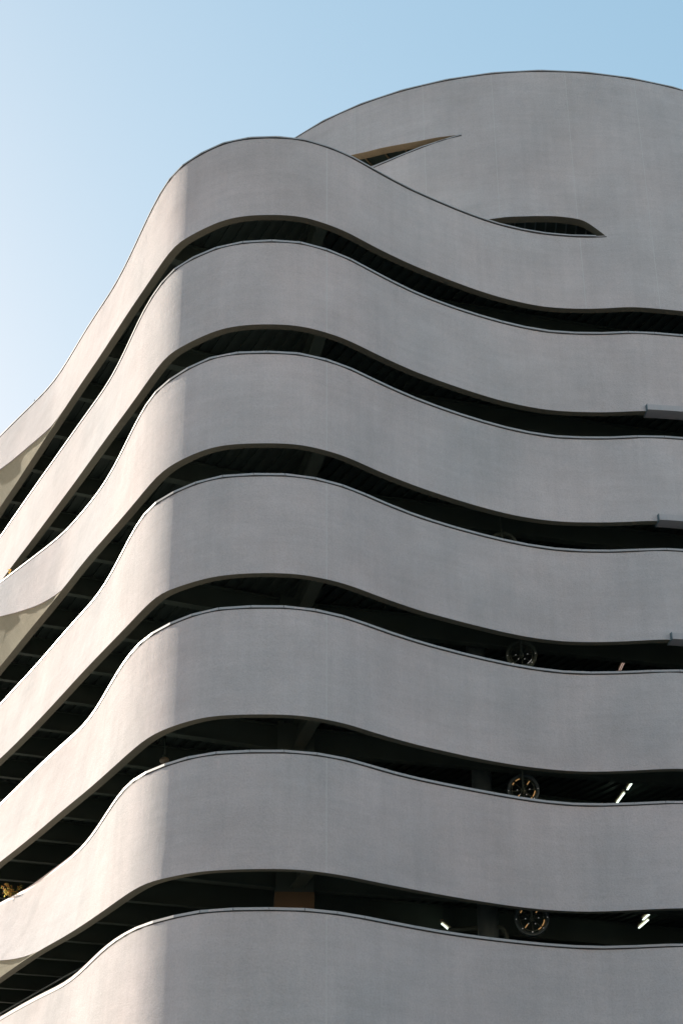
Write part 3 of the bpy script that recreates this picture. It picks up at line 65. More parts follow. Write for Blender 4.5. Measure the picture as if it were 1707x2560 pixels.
# ------------------------------------------------------------------ materials
def mat(name):
    m = bpy.data.materials.new(name); m.use_nodes = True
    b = m.node_tree.nodes['Principled BSDF']; return m, m.node_tree, b
def N(nt, t, **kw):
    n = nt.nodes.new(t)
    for k, v in kw.items():
        if hasattr(n, k): setattr(n, k, v)
        else: n.inputs[k].default_value = v
    return n
def stucco(name, base, bump=.9):
    m, nt, b = mat(name); L = nt.links.new
    tc = N(nt, 'ShaderNodeTexCoord')
    # cloudy mottling
    n1 = N(nt, 'ShaderNodeTexNoise'); n1.inputs['Scale'].default_value = .45; n1.inputs['Detail'].default_value = 5; n1.inputs['Roughness'].default_value = .6
    # horizontal trowel drag
    mp = N(nt, 'ShaderNodeMapping'); mp.inputs['Scale'].default_value = (.5, .5, 4.5)
    n2 = N(nt, 'ShaderNodeTexNoise'); n2.inputs['Scale'].default_value = 1.3; n2.inputs['Detail'].default_value = 4; n2.inputs['Roughness'].default_value = .65
    # faint vertical run-off
    mp3 = N(nt, 'ShaderNodeMapping'); mp3.inputs['Scale'].default_value = (3.2, 3.2, .16)
    n3 = N(nt, 'ShaderNodeTexNoise'); n3.inputs['Scale'].default_value = 1.6; n3.inputs['Detail'].default_value = 3
    # grain
    n4 = N(nt, 'ShaderNodeTexNoise'); n4.inputs['Scale'].default_value = 24; n4.inputs['Detail'].default_value = 4; n4.inputs['Roughness'].default_value = .75
    L(tc.outputs['Object'], n1.inputs['Vector']); L(tc.outputs['Object'], mp.inputs['Vector']); L(mp.outputs[0], n2.inputs['Vector'])
    L(tc.outputs['Object'], mp3.inputs['Vector']); L(mp3.outputs[0], n3.inputs['Vector']); L(tc.outputs['Object'], n4.inputs['Vector'])
    # scuffs: sparse pale scratches
    mp5 = N(nt, 'ShaderNodeMapping'); mp5.inputs['Scale'].default_value = (1.0, 1.0, 2.0); mp5.inputs['Location'].default_value = (3.1, 1.7, 0.4)
    n5 = N(nt, 'ShaderNodeTexNoise'); n5.inputs['Scale'].default_value = .9; n5.inputs['Detail'].default_value = 9; n5.inputs['Roughness'].default_value = .7
    L(tc.outputs['Object'], mp5.inputs['Vector']); L(mp5.outputs[0], n5.inputs['Vector'])
    def mm(node, a, bb):
        r = N(nt, 'ShaderNodeMapRange'); r.inputs['From Min'].default_value = .3; r.inputs['From Max'].default_value = .7
        r.inputs['To Min'].default_value = a; r.inputs['To Max'].default_value = bb; L(node.outputs['Fac'], r.inputs['Value']); return r
    def mul(a, c):
        r = N(nt, 'ShaderNodeMath', operation='MULTIPLY'); L(a.outputs[0], r.inputs[0]); L(c.outputs[0], r.inputs[1]); return r
    v = mul(mul(mm(n1, .885, 1.095), mm(n2, .955, 1.045)), mul(mm(n3, .97, 1.03), mm(n4, .90, 1.10)))
    sc = N(nt, 'ShaderNodeMapRange'); sc.inputs['From Min'].default_value = .665; sc.inputs['From Max'].default_value = .78
    sc.inputs['To Min'].default_value = 1.0; sc.inputs['To Max'].default_value = 1.14; L(n5.outputs['Fac'], sc.inputs['Value'])
    v = mul(v, sc)
    # warm/cool tint drift
    cr = N(nt, 'ShaderNodeMix', data_type='RGBA'); 
    n6 = N(nt, 'ShaderNodeTexNoise'); n6.inputs['Scale'].default_value = .22; n6.inputs['Detail'].default_value = 3
    L(tc.outputs['Object'], n6.inputs['Vector']); tint = mm(n6, 0, 1); L(tint.outputs[0], cr.inputs['Factor'])
    cr.inputs[6].default_value = (base[0]*.97, base[1]*1.005, base[2]*1.03, 1); cr.inputs[7].default_value = (base[0]*1.035, base[1]*.985, base[2]*.985, 1)
    mx = N(nt, 'ShaderNodeVectorMath', operation='SCALE'); L(cr.outputs[2], mx.inputs[0]); L(v.outputs[0], mx.inputs['Scale'])
    L(mx.outputs[0], b.inputs['Base Color'])
    b.inputs['Roughness'].default_value = .92; b.inputs['Specular IOR Level'].default_value = .25
    # bump
    bp = N(nt, 'ShaderNodeBump'); bp.inputs['Strength'].default_value = bump; bp.inputs['Distance'].default_value = .022
    L(n4.outputs['Fac'], bp.inputs['Height'])
    bp2 = N(nt, 'ShaderNodeBump'); bp2.inputs['Strength'].default_value = .5; bp2.inputs['Distance'].default_value = .05
    n7 = N(nt, 'ShaderNodeTexNoise'); n7.inputs['Scale'].default_value = 1.1; n7.inputs['Detail'].default_value = 4; n7.inputs['Roughness'].default_value = .55
    L(tc.outputs['Object'], n7.inputs['Vector']); L(n7.outputs['Fac'], bp2.inputs['Height']); L(bp.outputs[0], bp2.inputs['Normal'])
    L(bp2.outputs[0], b.inputs['Normal'])
    return m
def plain(name, col, rough=.6, metal=0, noise=.12, scale=3, spec=.5, emit=None, es=0):
    m, nt, b = mat(name); L = nt.links.new
    tc = N(nt, 'ShaderNodeTexCoord'); n = N(nt, 'ShaderNodeTexNoise'); n.inputs['Scale'].default_value = scale; n.inputs['Detail'].default_value = 6
    L(tc.outputs['Object'], n.inputs['Vector'])
    cr = N(nt, 'ShaderNodeMix', data_type='RGBA'); L(n.outputs['Fac'], cr.inputs['Factor'])
    cr.inputs[6].default_value = tuple(c*(1-noise) for c in col)+(1,); cr.inputs[7].default_value = tuple(c*(1+noise) for c in col)+(1,)
    L(cr.outputs[2], b.inputs['Base Color']); b.inputs['Roughness'].default_value = rough; b.inputs['Metallic'].default_value = metal
    b.inputs['Specular IOR Level'].default_value = spec
    if emit: b.inputs['Emission Color'].default_value = emit+(1,); b.inputs['Emission Strength'].default_value = es
    return m
M_ST = stucco('pale_stucco', (.522, .489, .480))
M_SOF = stucco('olive_soffit_shade', (.18, .17, .125))  # dark olive puts the shade of the undersides into the colour
M_REV = stucco('tan_bounce_light', (.47, .36, .22))  # tan puts warm reflected light into the reveal and rib colour
M_PAN = stucco('olive_panel_bounce', (.43, .405, .30))  # olive tint puts warm bounced light into the panel colour
M_CAP = plain('coping_metal', (.37, .375, .38), .45, .0, .06, 2)
M_CAPSHADE = plain('black_coping_shade', (.018, .02, .022), .7, 0, .1)  # black standing in for the shade beneath the cap overhang
M_JNT = plain('joint_sealant', (.58, .58, .57), .8, 0, .05)
M_STEEL = plain('painted_steel', (.11, .145, .115), .55, 0, .25, 1.5)
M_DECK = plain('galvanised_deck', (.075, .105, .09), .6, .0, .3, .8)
M_SLAB = plain('concrete_slab', (.32, .31, .29), .9, 0, .15, 1)
M_TAN = plain('tan_column_paint', (.24, .165, .09), .8, 0, .12, 2)
M_DUCT = plain('duct_metal', (.20, .26, .26), .45, .2, .2, 1.5)
M_RIM = plain('wheel_rim_paint', (.08, .12, .13), .4, .1, .1)
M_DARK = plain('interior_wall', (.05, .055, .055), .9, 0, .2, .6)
M_BEIGE = plain('beige_render', (.70, .56, .46), .9, 0, .08, .5)
M_GLASS = plain('window_glass', (.05, .06, .07), .08, 0, .05, 1)
M_ASPH = plain('asphalt', (.07, .07, .07), .95, 0, .2, 5)
M_PAVE = plain('paving', (.17, .16, .14), .9, 0, .1, 1)
M_LEDGE = plain('ledge_sheet', (.42, .41, .42), .5, .0, .06, 6)
M_LEDGEEND = plain('ledge_end_paint', (.14, .19, .21), .6, 0, .08)
M_TUBE = plain('lit_tube', (.9, .95, .9), .4, 0, 0, 1, emit=(.86, 1.0, .86), es=.8)
M_TUBEDIM = plain('dim_lit_tube', (.9, .8, .75), .4, 0, 0, 1, emit=(1.0, .72, .6), es=.16)
M_GLINT = plain('white_glint_glow', (.9, .9, .85), .3, 0, 0, 1, emit=(.8, .86, .86), es=.08)  # white glints on the fan wheels, given a glow of their own
M_GLOW = plain('amber_glint_glow', (.9, .6, .3), .4, 0, 0, 1, emit=(1.0, .55, .2), es=.16)  # amber glints on the fan wheels, drawn as emission
M_LAMPH = plain('lamp_housing', (.5, .42, .30), .5, 0, .1)
M_LEAF = plain('leaf', (.38, .33, .08), .6, 0, .5, 30)
M_LEAFO = plain('orange_leaf', (.62, .30, .08), .6, 0, .4, 30)
M_STEM = plain('stem', (.12, .08, .05), .8, 0, .2, 10)

def leafmat(m, col):
    nt = m.node_tree; b = nt.nodes['Principled BSDF']; t = nt.nodes.new('ShaderNodeBsdfTranslucent'); t.inputs[0].default_value = col+(1,)
    x = nt.nodes.new('ShaderNodeMixShader'); x.inputs[0].default_value = .5; o = nt.nodes['Material Output']
    nt.links.new(b.outputs[0], x.inputs[1]); nt.links.new(t.outputs[0], x.inputs[2]); nt.links.new(x.outputs[0], o.inputs['Surface'])
leafmat(M_LEAF, (.60, .55, .15)); leafmat(M_LEAFO, (.80, .42, .12))

# ------------------------------------------------------------------ helpers
def obj(name, bm, m, parent=None, smooth=False):
    me = bpy.data.meshes.new(name); bm.to_mesh(me); bm.free(); me.materials.append(m)
    if smooth:
        for p in me.polygons: p.use_smooth = True
    o = bpy.data.objects.new(name, me); C.objects.link(o)
    if parent: o.parent = parent
    return o
def thing(name, label, cat, loc=(0, 0, 0), group=None):
    o = bpy.data.objects.new(name, None); C.objects.link(o); o.location = loc
    o['label'] = label; o['category'] = cat
    if group: o['group'] = group
    return o
def strip(bm, A, B, flip=False):
    """ruled surface between two polylines, own vertices so its edges stay crisp"""
    a = [bm.verts.new(p) for p in A]; b = [bm.verts.new(p) for p in B]
    for i in range(len(A)-1):
        q = [a[i], a[i+1], b[i+1], b[i]]
        if len({tuple(v.co) for v in q}) < 3: continue
        try: bm.faces.new(q if not flip else q[::-1])
        except ValueError: pass
def box(bm, c, s, rz=0, rot=None):
    ms = Matrix.Translation(Vector(c)) @ (rot.to_4x4() if rot else Matrix.Rotation(rz, 4, 'Z')) @ Matrix.Diagonal((s[0], s[1], s[2], 1))
    bmesh.ops.create_cube(bm, size=1, matrix=ms)
def beam(bm, a, b, w_, h_, up_=Vector((0, 0, 1))):
    """solid rectangular bar from a to b"""
    a = Vector(a); b = Vector(b); d = (b-a); L = d.length; x = d.normalized(); y = up_.cross(x).normalized(); z = x.cross(y)
    rot = Matrix((x, y, z)).transposed()
    box(bm, (a+b)/2, (L, w_, h_), rot=rot)
def tube(bm, P, r, seg=10, cap=True):
    P = [Vector(p) for p in P]; rings = []
    for i, p in enumerate(P):
        d = (P[min(i+1, len(P)-1)]-P[max(i-1, 0)]).normalized()
        u = d.cross(Vector((0, 0, 1)));
        if u.length < .05: u = d.cross(Vector((1, 0, 0)))
        u.normalize(); v = d.cross(u)
        rr = r[i] if isinstance(r, (list, tuple)) else r
        rings.append([bm.verts.new(p+u*math.cos(2*math.pi*j/seg)*rr+v*math.sin(2*math.pi*j/seg)*rr) for j in range(seg)])
    for i in range(len(P)-1):
        for j in range(seg): bm.faces.new((rings[i][j], rings[i][(j+1) % seg], rings[i+1][(j+1) % seg], rings[i+1][j]))
    if cap: bm.faces.new(rings[0][::-1]); bm.faces.new(rings[-1])
def normals2d(P):
    """outward (towards the street) plan normals"""
    out = []
    for i in range(len(P)):
        t = P[min(i+1, len(P)-1)]-P[max(i-1, 0)]; t.z = 0; t.normalize()
        out.append(Vector((t.y, -t.x, 0)))
    return out
def off(P, d):
    n = normals2d(P); return [p+q*d for p, q in zip(P, n)]
def atz(P, z): return [Vector((p.x, p.y, z)) for p in P]
def interp(tab, x):
    if x <= tab[0][0]: return tab[0][1]+(tab[1][1]-tab[0][1])*(x-tab[0][0])/(tab[1][0]-tab[0][0])
    for (a, b), (c, d) in zip(tab, tab[1:]):
        if x <= c: return b+(d-b)*(x-a)/(c-a)
    return tab[-1][1]
def clip_line(p, d, poly):
    """intervals of the line p+t*d inside polygon poly (plan)"""
    ts = []
    n = len(poly)
    for i in range(n):
        a = poly[i]; b = poly[(i+1) % n]; e = b-a
        den = d.x*e.y-d.y*e.x
        if abs(den) < 1e-9: continue
        q = a-p; t = (q.x*e.y-q.y*e.x)/den; s = (q.x*d.y-q.y*d.x)/den
        if 0 <= s < 1: ts.append(t)
    ts.sort(); return [(ts[i], ts[i+1]) for i in range(0, len(ts)-1, 2)]

# ------------------------------------------------------------------ ground
def sheet(name, x0, x1, y0, y1, z, m):
    bm = bmesh.new(); vs_ = [bm.verts.new(v) for v in ((x0, y0, z), (x1, y0, z), (x1, y1, z), (x0, y1, z))]; bm.faces.new(vs_)
    o = obj(name, bm, m); o['kind'] = 'structure'; return o
sheet('ground', -1500, 1500, -1500, 1500, -.15, M_PAVE)
sheet('road', -200, 200, -12, 20, -.146, M_ASPH)
bm = bmesh.new(); box(bm, (0, 24.2, -.075), (400, 8.3, .148)); o = obj('pavement', bm, M_PAVE); o['kind'] = 'structure'

# unseen office block added across the street; its sunlit walls bounce warm light
OB = thing('bounce_office_block', 'unseen beige office block with rows of windows, added across the street for bounce light', 'building', (42, -34, 0))
def oobj(name, bm, m, parent=None):
    bmesh.ops.translate(bm, vec=-OB.location, verts=bm.verts); return obj(name, bm, m, parent or OB)
bm = bmesh.new(); box(bm, (42, -42, 12.9), (130, 16, 26)); oobj('wall', bm, M_BEIGE)
bm = bmesh.new(); box(bm, (42, -42, 26.2), (131, 17, .5)); oobj('roof', bm, M_SLAB)
for fl in range(7):
    for cx_ in range(10):
        bm = bmesh.new(); box(bm, (-16+cx_*12.9, -33.98, 2.4+fl*3.3), (8.5, .08, 1.5)); oobj('window', bm, M_GLASS)

# ------------------------------------------------------------------ the building
G = thing('parking_garage', 'pale stucco multi-storey car park with stacked wavy balcony bands and a curved upper drum', 'building', (0, 34, 0))
ORG = Vector((0, 34, 0))
def gobj(name, bm, m, smooth=False, parent=None):
    bmesh.ops.translate(bm, vec=-ORG, verts=bm.verts)
    o = obj(name, bm, m, parent or G, smooth); return o
WT = .22
def footprint(k, inset, f=0.0):
    T = EXT['T%d' % k]; B = EXT['B%d' % k]
    P = [b.lerp(t, min(1, f+.08)) for t, b in zip(T, B)]
    # keep inside the band face at this height wherever the wall leans
    P = off(P, -inset)
    b = P[-1]; a = P[0]
    return P + [Vector((b.x+1, 74, 0)), Vector((a.x+2, 74, 0))]
TK = {}
for k in range(1, 8):
    T = EXT['T%d' % k]; B = EXT['B%d' % k]; zt = zT(k); zb = zB(k)
    if k == 7: zb = zT(8) - .35
    To = atz(T, zt); Bo = atz(B, zb)
    nB = normals2d(B); Ti = atz(off(T, -WT), zt); Bi = atz(off(B, -WT), zb)
    bm = bmesh.new()
    panel = None
    if str(k) in DATA['fl']:
        fl = [tuple(q) for q in DATA['fl'][str(k)]]
        a0, a1 = fl[0][0], fl[-1][0]
        Fo = []; ik = 0; last = None
        for i, az in enumerate(AZX):
            if az is None or az > a1:
                Fo.append(None); continue
            if az >= a0-.3:
                g = max(0, min(1, (az-a0)/(a1-a0)))
                rT = To[i].xy.length; rB = Bo[i].xy.length; u_ = To[i].xy.normalized(); te = interp(fl, az)
                tg = (Bo[i+1]-Bo[i-1]).normalized(); best = None
                for q_ in range(130):                        # lean of the panel below the strip
                    rr_ = rB*1.01 - q_*.03; F_ = Vector((u_.x*rr_, u_.y*rr_, CAMH+rr_*te)); nn_ = (F_-Bo[i]).cross(tg)
                    if nn_.length < 1e-4: continue
                    nn_.normalize()
                    if nn_.x > 0: nn_ = -nn_
                    er = abs(nn_.dot(S)-.035)
                    if F_.z > Bo[i].z+.02 and (best is None or er < best[0]): best = (er, rr_)
                rl = best[1] if best else rB
                gg = max(0, min(1, (az-(a1-.5))/.5))
                r = rB*gg + rl*(1-gg)
                z = CAMH + r*te; p = u_*r
                Fo.append(Vector((p.x, p.y, z)))
            else: Fo.append('x')
        idx = [i for i, q in enumerate(Fo) if isinstance(q, Vector)]
        i0, i1 = idx[0], idx[-1]
        # beyond the surveyed end the strip keeps its share of the wall height
        frac = (Fo[i0].z-zb)/(zt-zb)
        for i in range(i0): Fo[i] = Bo[i]+(Fo[i0]-Bo[i0])*(1+.04*(i0-i))
        kink = i1+1
        Fo[kink] = Bo[kink].copy()
        up_ = Fo[:kink+1]
        strip(bm, up_, To[:kink+1]); strip(bm, Bo[kink:], To[kink:])
        nrm = normals2d(T)
        lip = [p - nrm[i]*.045*min(1, (kink-i)/3) + Vector((0, 0, .0)) for i, p in enumerate(up_)]
        strip(bm, lip, up_); panel = (Bo[:kink+1], [p.copy() for p in lip])
    else:
        strip(bm, Bo, To)
    strip(bm, Ti, Bi)                                   # inner face
    strip(bm, To, Ti)                                   # top
    for e in (0, -1):
        vs_ = [bm.verts.new(v) for v in (Bo[e], To[e], Ti[e], Bi[e])]; bm.faces.new(vs_)
    band = gobj('balcony_band', bm, M_ST, True)
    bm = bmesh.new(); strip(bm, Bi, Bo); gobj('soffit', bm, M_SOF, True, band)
    if panel: bm = bmesh.new(); strip(bm, *panel); gobj('flared_panel', bm, M_PAN, True, band)['label'] = 'panel tinted yellow olive for bounced light under the flared strip'
    # coping: sheet metal cap in straight lengths
    L = [0]
    for i in range(1, len(T)): L.append(L[-1]+(T[i]-T[i-1]).length)
    def at(s, P):
        for i in range(1, len(L)):
            if s <= L[i]:
                f = (s-L[i-1])/(L[i]-L[i-1]) if L[i] > L[i-1] else 0
                return P[i-1].lerp(P[i], f)
        return P[-1].copy()
    bm = bmesh.new(); seg = .72; s = 0.15*k; nT = normals2d(T); tipaz = 12.05
    sT = L[NL+int((-11.0+15)/.25)]
    while s+seg < L[-1]:
        s2 = s+seg-.008
        a = at(s, T); b = at(s2, T)
        az = math.degrees(math.atan2(b.x, b.y))
        if k == 1 and az > tipaz: break
        d = (b-a).normalized(); n = Vector((d.y, -d.x, 0))
        hh = .05 if k > 1 else .036
        if k >= 5:
            azm = -az; hh += .035*max(0, min(1, (azm-7.5)/2.5))*(1 if k < 7 else 1.3)
        o1, o2 = .028, -WT-.03
        prof = [(o1, zt+.012-hh), (o1, zt+.012), (o2, zt+.018), (o2, zt-.04), (-WT, zt-.04), (-WT, zt+.002), (0, zt+.002), (0.002, zt+.012-hh)]
        va = [bm.verts.new((a.x+n.x*q, a.y+n.y*q, z)) for q, z in prof]; vb = [bm.verts.new((b.x+n.x*q, b.y+n.y*q, z)) for q, z in prof]
        m_ = len(prof)
        for j in range(m_): bm.faces.new((va[j], va[(j+1) % m_], vb[(j+1) % m_], vb[j]))
        bm.faces.new(va[::-1]); bm.faces.new(vb)
        s += seg
    cop = gobj('coping', bm, M_CAP, False, band)
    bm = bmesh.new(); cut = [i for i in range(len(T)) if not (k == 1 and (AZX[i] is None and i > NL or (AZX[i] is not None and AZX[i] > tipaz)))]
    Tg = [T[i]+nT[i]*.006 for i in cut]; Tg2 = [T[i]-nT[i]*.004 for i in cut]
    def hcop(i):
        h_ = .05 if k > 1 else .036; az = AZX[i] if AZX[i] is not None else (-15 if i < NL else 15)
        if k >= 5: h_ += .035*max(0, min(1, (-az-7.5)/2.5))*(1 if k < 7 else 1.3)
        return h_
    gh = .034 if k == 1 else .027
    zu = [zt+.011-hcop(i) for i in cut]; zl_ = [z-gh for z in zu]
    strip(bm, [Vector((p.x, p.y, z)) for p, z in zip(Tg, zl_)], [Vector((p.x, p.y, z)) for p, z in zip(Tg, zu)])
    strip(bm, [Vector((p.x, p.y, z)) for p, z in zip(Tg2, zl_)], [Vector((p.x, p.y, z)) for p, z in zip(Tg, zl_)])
    gobj('shade_strip', bm, M_CAPSHADE, True, band)  # black strip painting the shadow line under the cap
    # vertical sealant joints
    for az in (-.62, ) + ((10.82, 13.97) if k == 1 else ()):
        bm = bmesh.new()
        i = min(range(len(T)), key=lambda i: abs(math.degrees(math.atan2(T[i].x, T[i].y))-az) if AZX[i] is not None else 99)
        f = (az-AZX[i])/.25; j = i+1 if f > 0 else i-1; f = abs(f)
        pT = To[i].lerp(To[j], f); pB = Bo[i].lerp(Bo[j], f); n = nB[i]
        t = Vector((-n.y, n.x, 0))*.008
        tp = pT - Vector((0, 0, .06 if not (k == 1 and az > 12) else 0))
        vs_ = [bm.verts.new(v) for v in (pB-t+n*.003, pB+t+n*.003, tp+t+n*.003, tp-t+n*.003)]; bm.faces.new(vs_)
        vs2 = [bm.verts.new(v) for v in (pB-t-n*.01, pB-t+n*.003, tp-t+n*.003, tp-t-n*.01)]; bm.faces.new(vs2)
        gobj('joint', bm, M_JNT, False, band)

# ------------------------------------------------------------------ upper drum
zD = 9.87*H + CAMH; zT1 = zT(1)
D = pts('D'); DBp = pts('DB'); az2 = DATA['az2']
def extr(P):
    P = [p.copy() for p in P]; d = (P[-1]-P[-5]).normalized(); cur = P[-1].copy()
    for j in range(7):
        d = Matrix.Rotation(R(5), 3, 'Z') @ d; cur = cur + d*2.0; P.append(cur.copy())
    return P
D = extr(D); DBp = extr(DBp); az2x = az2 + [az2[-1]+1+j for j in range(7)]
DBp = [ (EXT['T1'][AZX.index(round(a*4)/4)].copy() if (a is not None and 12.3 <= a <= 16.3 and round(a*4)/4 in AZX) else p) for a, p in zip(az2x, DBp)]
for j in range(7): DBp[-7+j] = EXT['T1'][-7+j].copy()
# finer columns
cols = []
for i in range(len(D)-1):
    for f in (0, .5): cols.append((D[i].lerp(D[i+1], f), DBp[i].lerp(DBp[i+1], f), az2x[i]*(1-f)+az2x[i+1]*f))
cols.append((D[-1], DBp[-1], az2x[-1]))
def storey(z): return z*H + CAMH
def dpt(c, z):
    u = (z-zT1)/(zD-zT1); u = max(u, 0)**1.5 if u > 0 else 0
    p = c[1].lerp(c[0], u); return Vector((p.x, p.y, z))
def smoothtab(tab, x, n=3):
    # cubic through samples
    for i in range(len(tab)-1):
        if tab[i][0] <= x <= tab[i+1][0]:
            p1, p2 = tab[i], tab[i+1]; p0 = tab[i-1] if i > 0 else p1; p3 = tab[i+2] if i+2 < len(tab) else p2
            t = (x-p1[0])/(p2[0]-p1[0])
            m1 = (p2[1]-p0[1])/max(1e-6, p2[0]-p0[0])*(p2[0]-p1[0]); m2 = (p3[1]-p1[1])/max(1e-6, p3[0]-p1[0])*(p2[0]-p1[0])
            return (2*t**3-3*t*t+1)*p1[1]+(t**3-2*t*t+t)*m1+(-2*t**3+3*t*t)*p2[1]+(t**3-t*t)*m2
    return tab[0][1] if x < tab[0][0] else tab[-1][1]
tip2 = DATA['l2'][-1][0]; tip1 = 5.62; zmid = storey(9.203)
lowz = []; l1t = []; l1b = []
for c in cols:
    a = c[2]
    if a >= tip2: lowz.append(zT1)
    elif a >= DATA['l2'][0][0]: lowz.append(storey(smoothtab(DATA['l2'], a)))
    else: lowz.append(storey(8.228 - max(0, (6.811-a))*.0 - .0) if a > 6.3 else storey(max(7.79, 8.228-(6.3-a)*.9)))
    if a >= tip1: l1t.append(zmid); l1b.append(zmid)
    else:
        l1t.append(storey(smoothtab(DATA['l1t']+[[tip1, 9.203]], a) if a > .436 else 9.3152))
        l1b.append(storey(smoothtab(DATA['l1b']+[[tip1, 9.203]], a) if a > 1.474 else 9.0796))
bm = bmesh.new()
def rows(a, b, n): return [[dpt(c, x+(y-x)*j/n) for c, x, y in zip(cols, a, b)] for j in range(n+1)]
def grid(bm, rws, skip=None):
    V = [[bm.verts.new(p) for p in r] for r in rws]
    for j in range(len(V)-1):
        for i in range(len(V[0])-1):
            try: bm.faces.new((V[j][i], V[j][i+1], V[j+1][i+1], V[j+1][i]))
            except ValueError: pass
    return V
VA = grid(bm, rows(lowz, l1b, 5)); VBB = grid(bm, rows(l1t, [zD]*len(cols), 4))
bmesh.ops.remove_doubles(bm, verts=bm.verts, dist=.0008)
# reveals of the two leaf shaped openings
def inner(c, z, d=.30):
    i = cols.index(c); p = dpt(c, z); q = dpt(cols[min(i+1, len(cols)-1)], z); r_ = dpt(cols[max(i-1, 0)], z)
    t = (q-r_); t.z = 0; t.normalize(); return p - Vector((t.y, -t.x, 0))*d
def reveal(zs, sel, mt, par=None):
    bm = bmesh.new()
    cc = [(c, z) for c, z in zip(cols, zs) if sel(c[2])]
    strip(bm, [inner(c, z) for c, z in cc], [dpt(c, z) for c, z in cc]); gobj('opening_reveal', bm, mt, True, par)
strip(bm, [inner(c, z) for c, z in zip(cols, l1b)], [inner(c, z) for c, z in zip(cols, lowz)])
strip(bm, [inner(c, zD) for c in cols], [inner(c, z) for c, z in zip(cols, l1t)])
strip(bm, [dpt(c, zD) for c in cols], [inner(c, zD) for c in cols])
drum = gobj('drum_wall', bm, M_ST, True)
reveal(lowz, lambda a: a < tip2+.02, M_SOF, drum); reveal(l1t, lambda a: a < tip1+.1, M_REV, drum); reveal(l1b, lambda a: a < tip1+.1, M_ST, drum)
def capline(name, pline, hh, o1, seg, parent):
    bm = bmesh.new()
    L = [0]
    for i in range(1, len(pline)): L.append(L[-1]+(pline[i]-pline[i-1]).length)
    s = .1
    def at(s):
        for i in range(1, len(L)):
            if s <= L[i]: return pline[i-1].lerp(pline[i], (s-L[i-1])/(L[i]-L[i-1]))
        return pline[-1].copy()
    while s < L[-1]-.02:
        a = at(s); b = at(min(s+seg-.008, L[-1])); d = (b-a).normalized(); n = Vector((d.y, -d.x, 0)).normalized()
        prof = [(o1, .012-hh), (o1, .012), (-WT-.03, .018), (-WT-.03, -.04), (-WT, -.04), (-WT, .002), (0, .002), (0.002, .012-hh)]
        va = [bm.verts.new(a+n*q+Vector((0, 0, z))) for q, z in prof]; vb = [bm.verts.new(b+n*q+Vector((0, 0, z))) for q, z in prof]
        for j in range(8): bm.faces.new((va[j], va[(j+1) % 8], vb[(j+1) % 8], vb[j]))
        bm.faces.new(va[::-1]); bm.faces.new(vb); s += seg
    g_ = gobj(name, bm, M_CAP, False, parent)
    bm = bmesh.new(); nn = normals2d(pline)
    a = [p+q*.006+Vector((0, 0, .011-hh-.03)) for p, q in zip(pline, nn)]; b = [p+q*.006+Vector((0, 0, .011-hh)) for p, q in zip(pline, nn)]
    strip(bm, a, b); gobj('shade_strip', bm, M_CAPSHADE, True, parent)  # painted shadow line below the drum copings
    return g_
capline('coping', [dpt(c, zD) for c in cols], .036, .028, 1.4, drum)
capline('coping', [dpt(c, z) for c, z in zip(cols, l1b) if -2.5 < c[2] < tip1+.15], .035, .02, 1.2, drum)
for az in (.73, 4.0, 7.32, 10.80, 13.97):
    bm = bmesh.new()
    i = min(range(len(cols)), key=lambda i: abs(cols[i][2]-az)); j = i+1 if cols[i][2] < az else i-1
    f = abs((az-cols[i][2])/(cols[j][2]-cols[i][2]))
    def sp(z): return dpt(cols[i], z).lerp(dpt(cols[j], z), f)
    n = (inner(cols[i], zD)-dpt(cols[i], zD)).normalized()*-1; t = Vector((-n.y, n.x, 0))*.006
    gaps = [(lowz[i]+.0, l1b[i]-.04), (l1t[i], zD-.06)] if az < tip1 else [(lowz[i], zD-.06)]
    for a, b in gaps:
        m_ = 8
        zz = [a+(b-a)*q/m_ for q in range(m_+1)]
        strip(bm, [sp(z)-t+n*.004 for z in zz], [sp(z)+t+n*.004 for z in zz])
        strip(bm, [sp(z)-t-n*.01 for z in zz], [sp(z)-t+n*.004 for z in zz])
    gobj('joint', bm, M_JNT, False, drum)

# ------------------------------------------------------------------ floors, decks and frame
BD = Vector((math.cos(R(24.5)), math.sin(R(24.5)), 0)); WD = Vector((-BD.y, BD.x, 0))
def poly_prism(bm, P, z0, z1):
    a = [bm.verts.new((p.x, p.y, z0)) for p in P]; b = [bm.verts.new((p.x, p.y, z1)) for p in P]
    bm.faces.new(a[::-1]); bm.faces.new(b)
    for i in range(len(P)): j = (i+1) % len(P); bm.faces.new((a[i], a[j], b[j], b[i]))
def ibeam(bm, a, b, h, w_, tf=.03, tw=.025):
    a = Vector(a); b = Vector(b)   # a,b on the underside centre line
    u = Vector((0, 0, 1))
    beam(bm, a+u*tf/2, b+u*tf/2, w_, tf); beam(bm, a+u*(h-tf/2), b+u*(h-tf/2), w_, tf); beam(bm, a+u*h/2, b+u*h/2, tw, h-2*tf-.002)
COLX, COLY = -1.13, 35.6
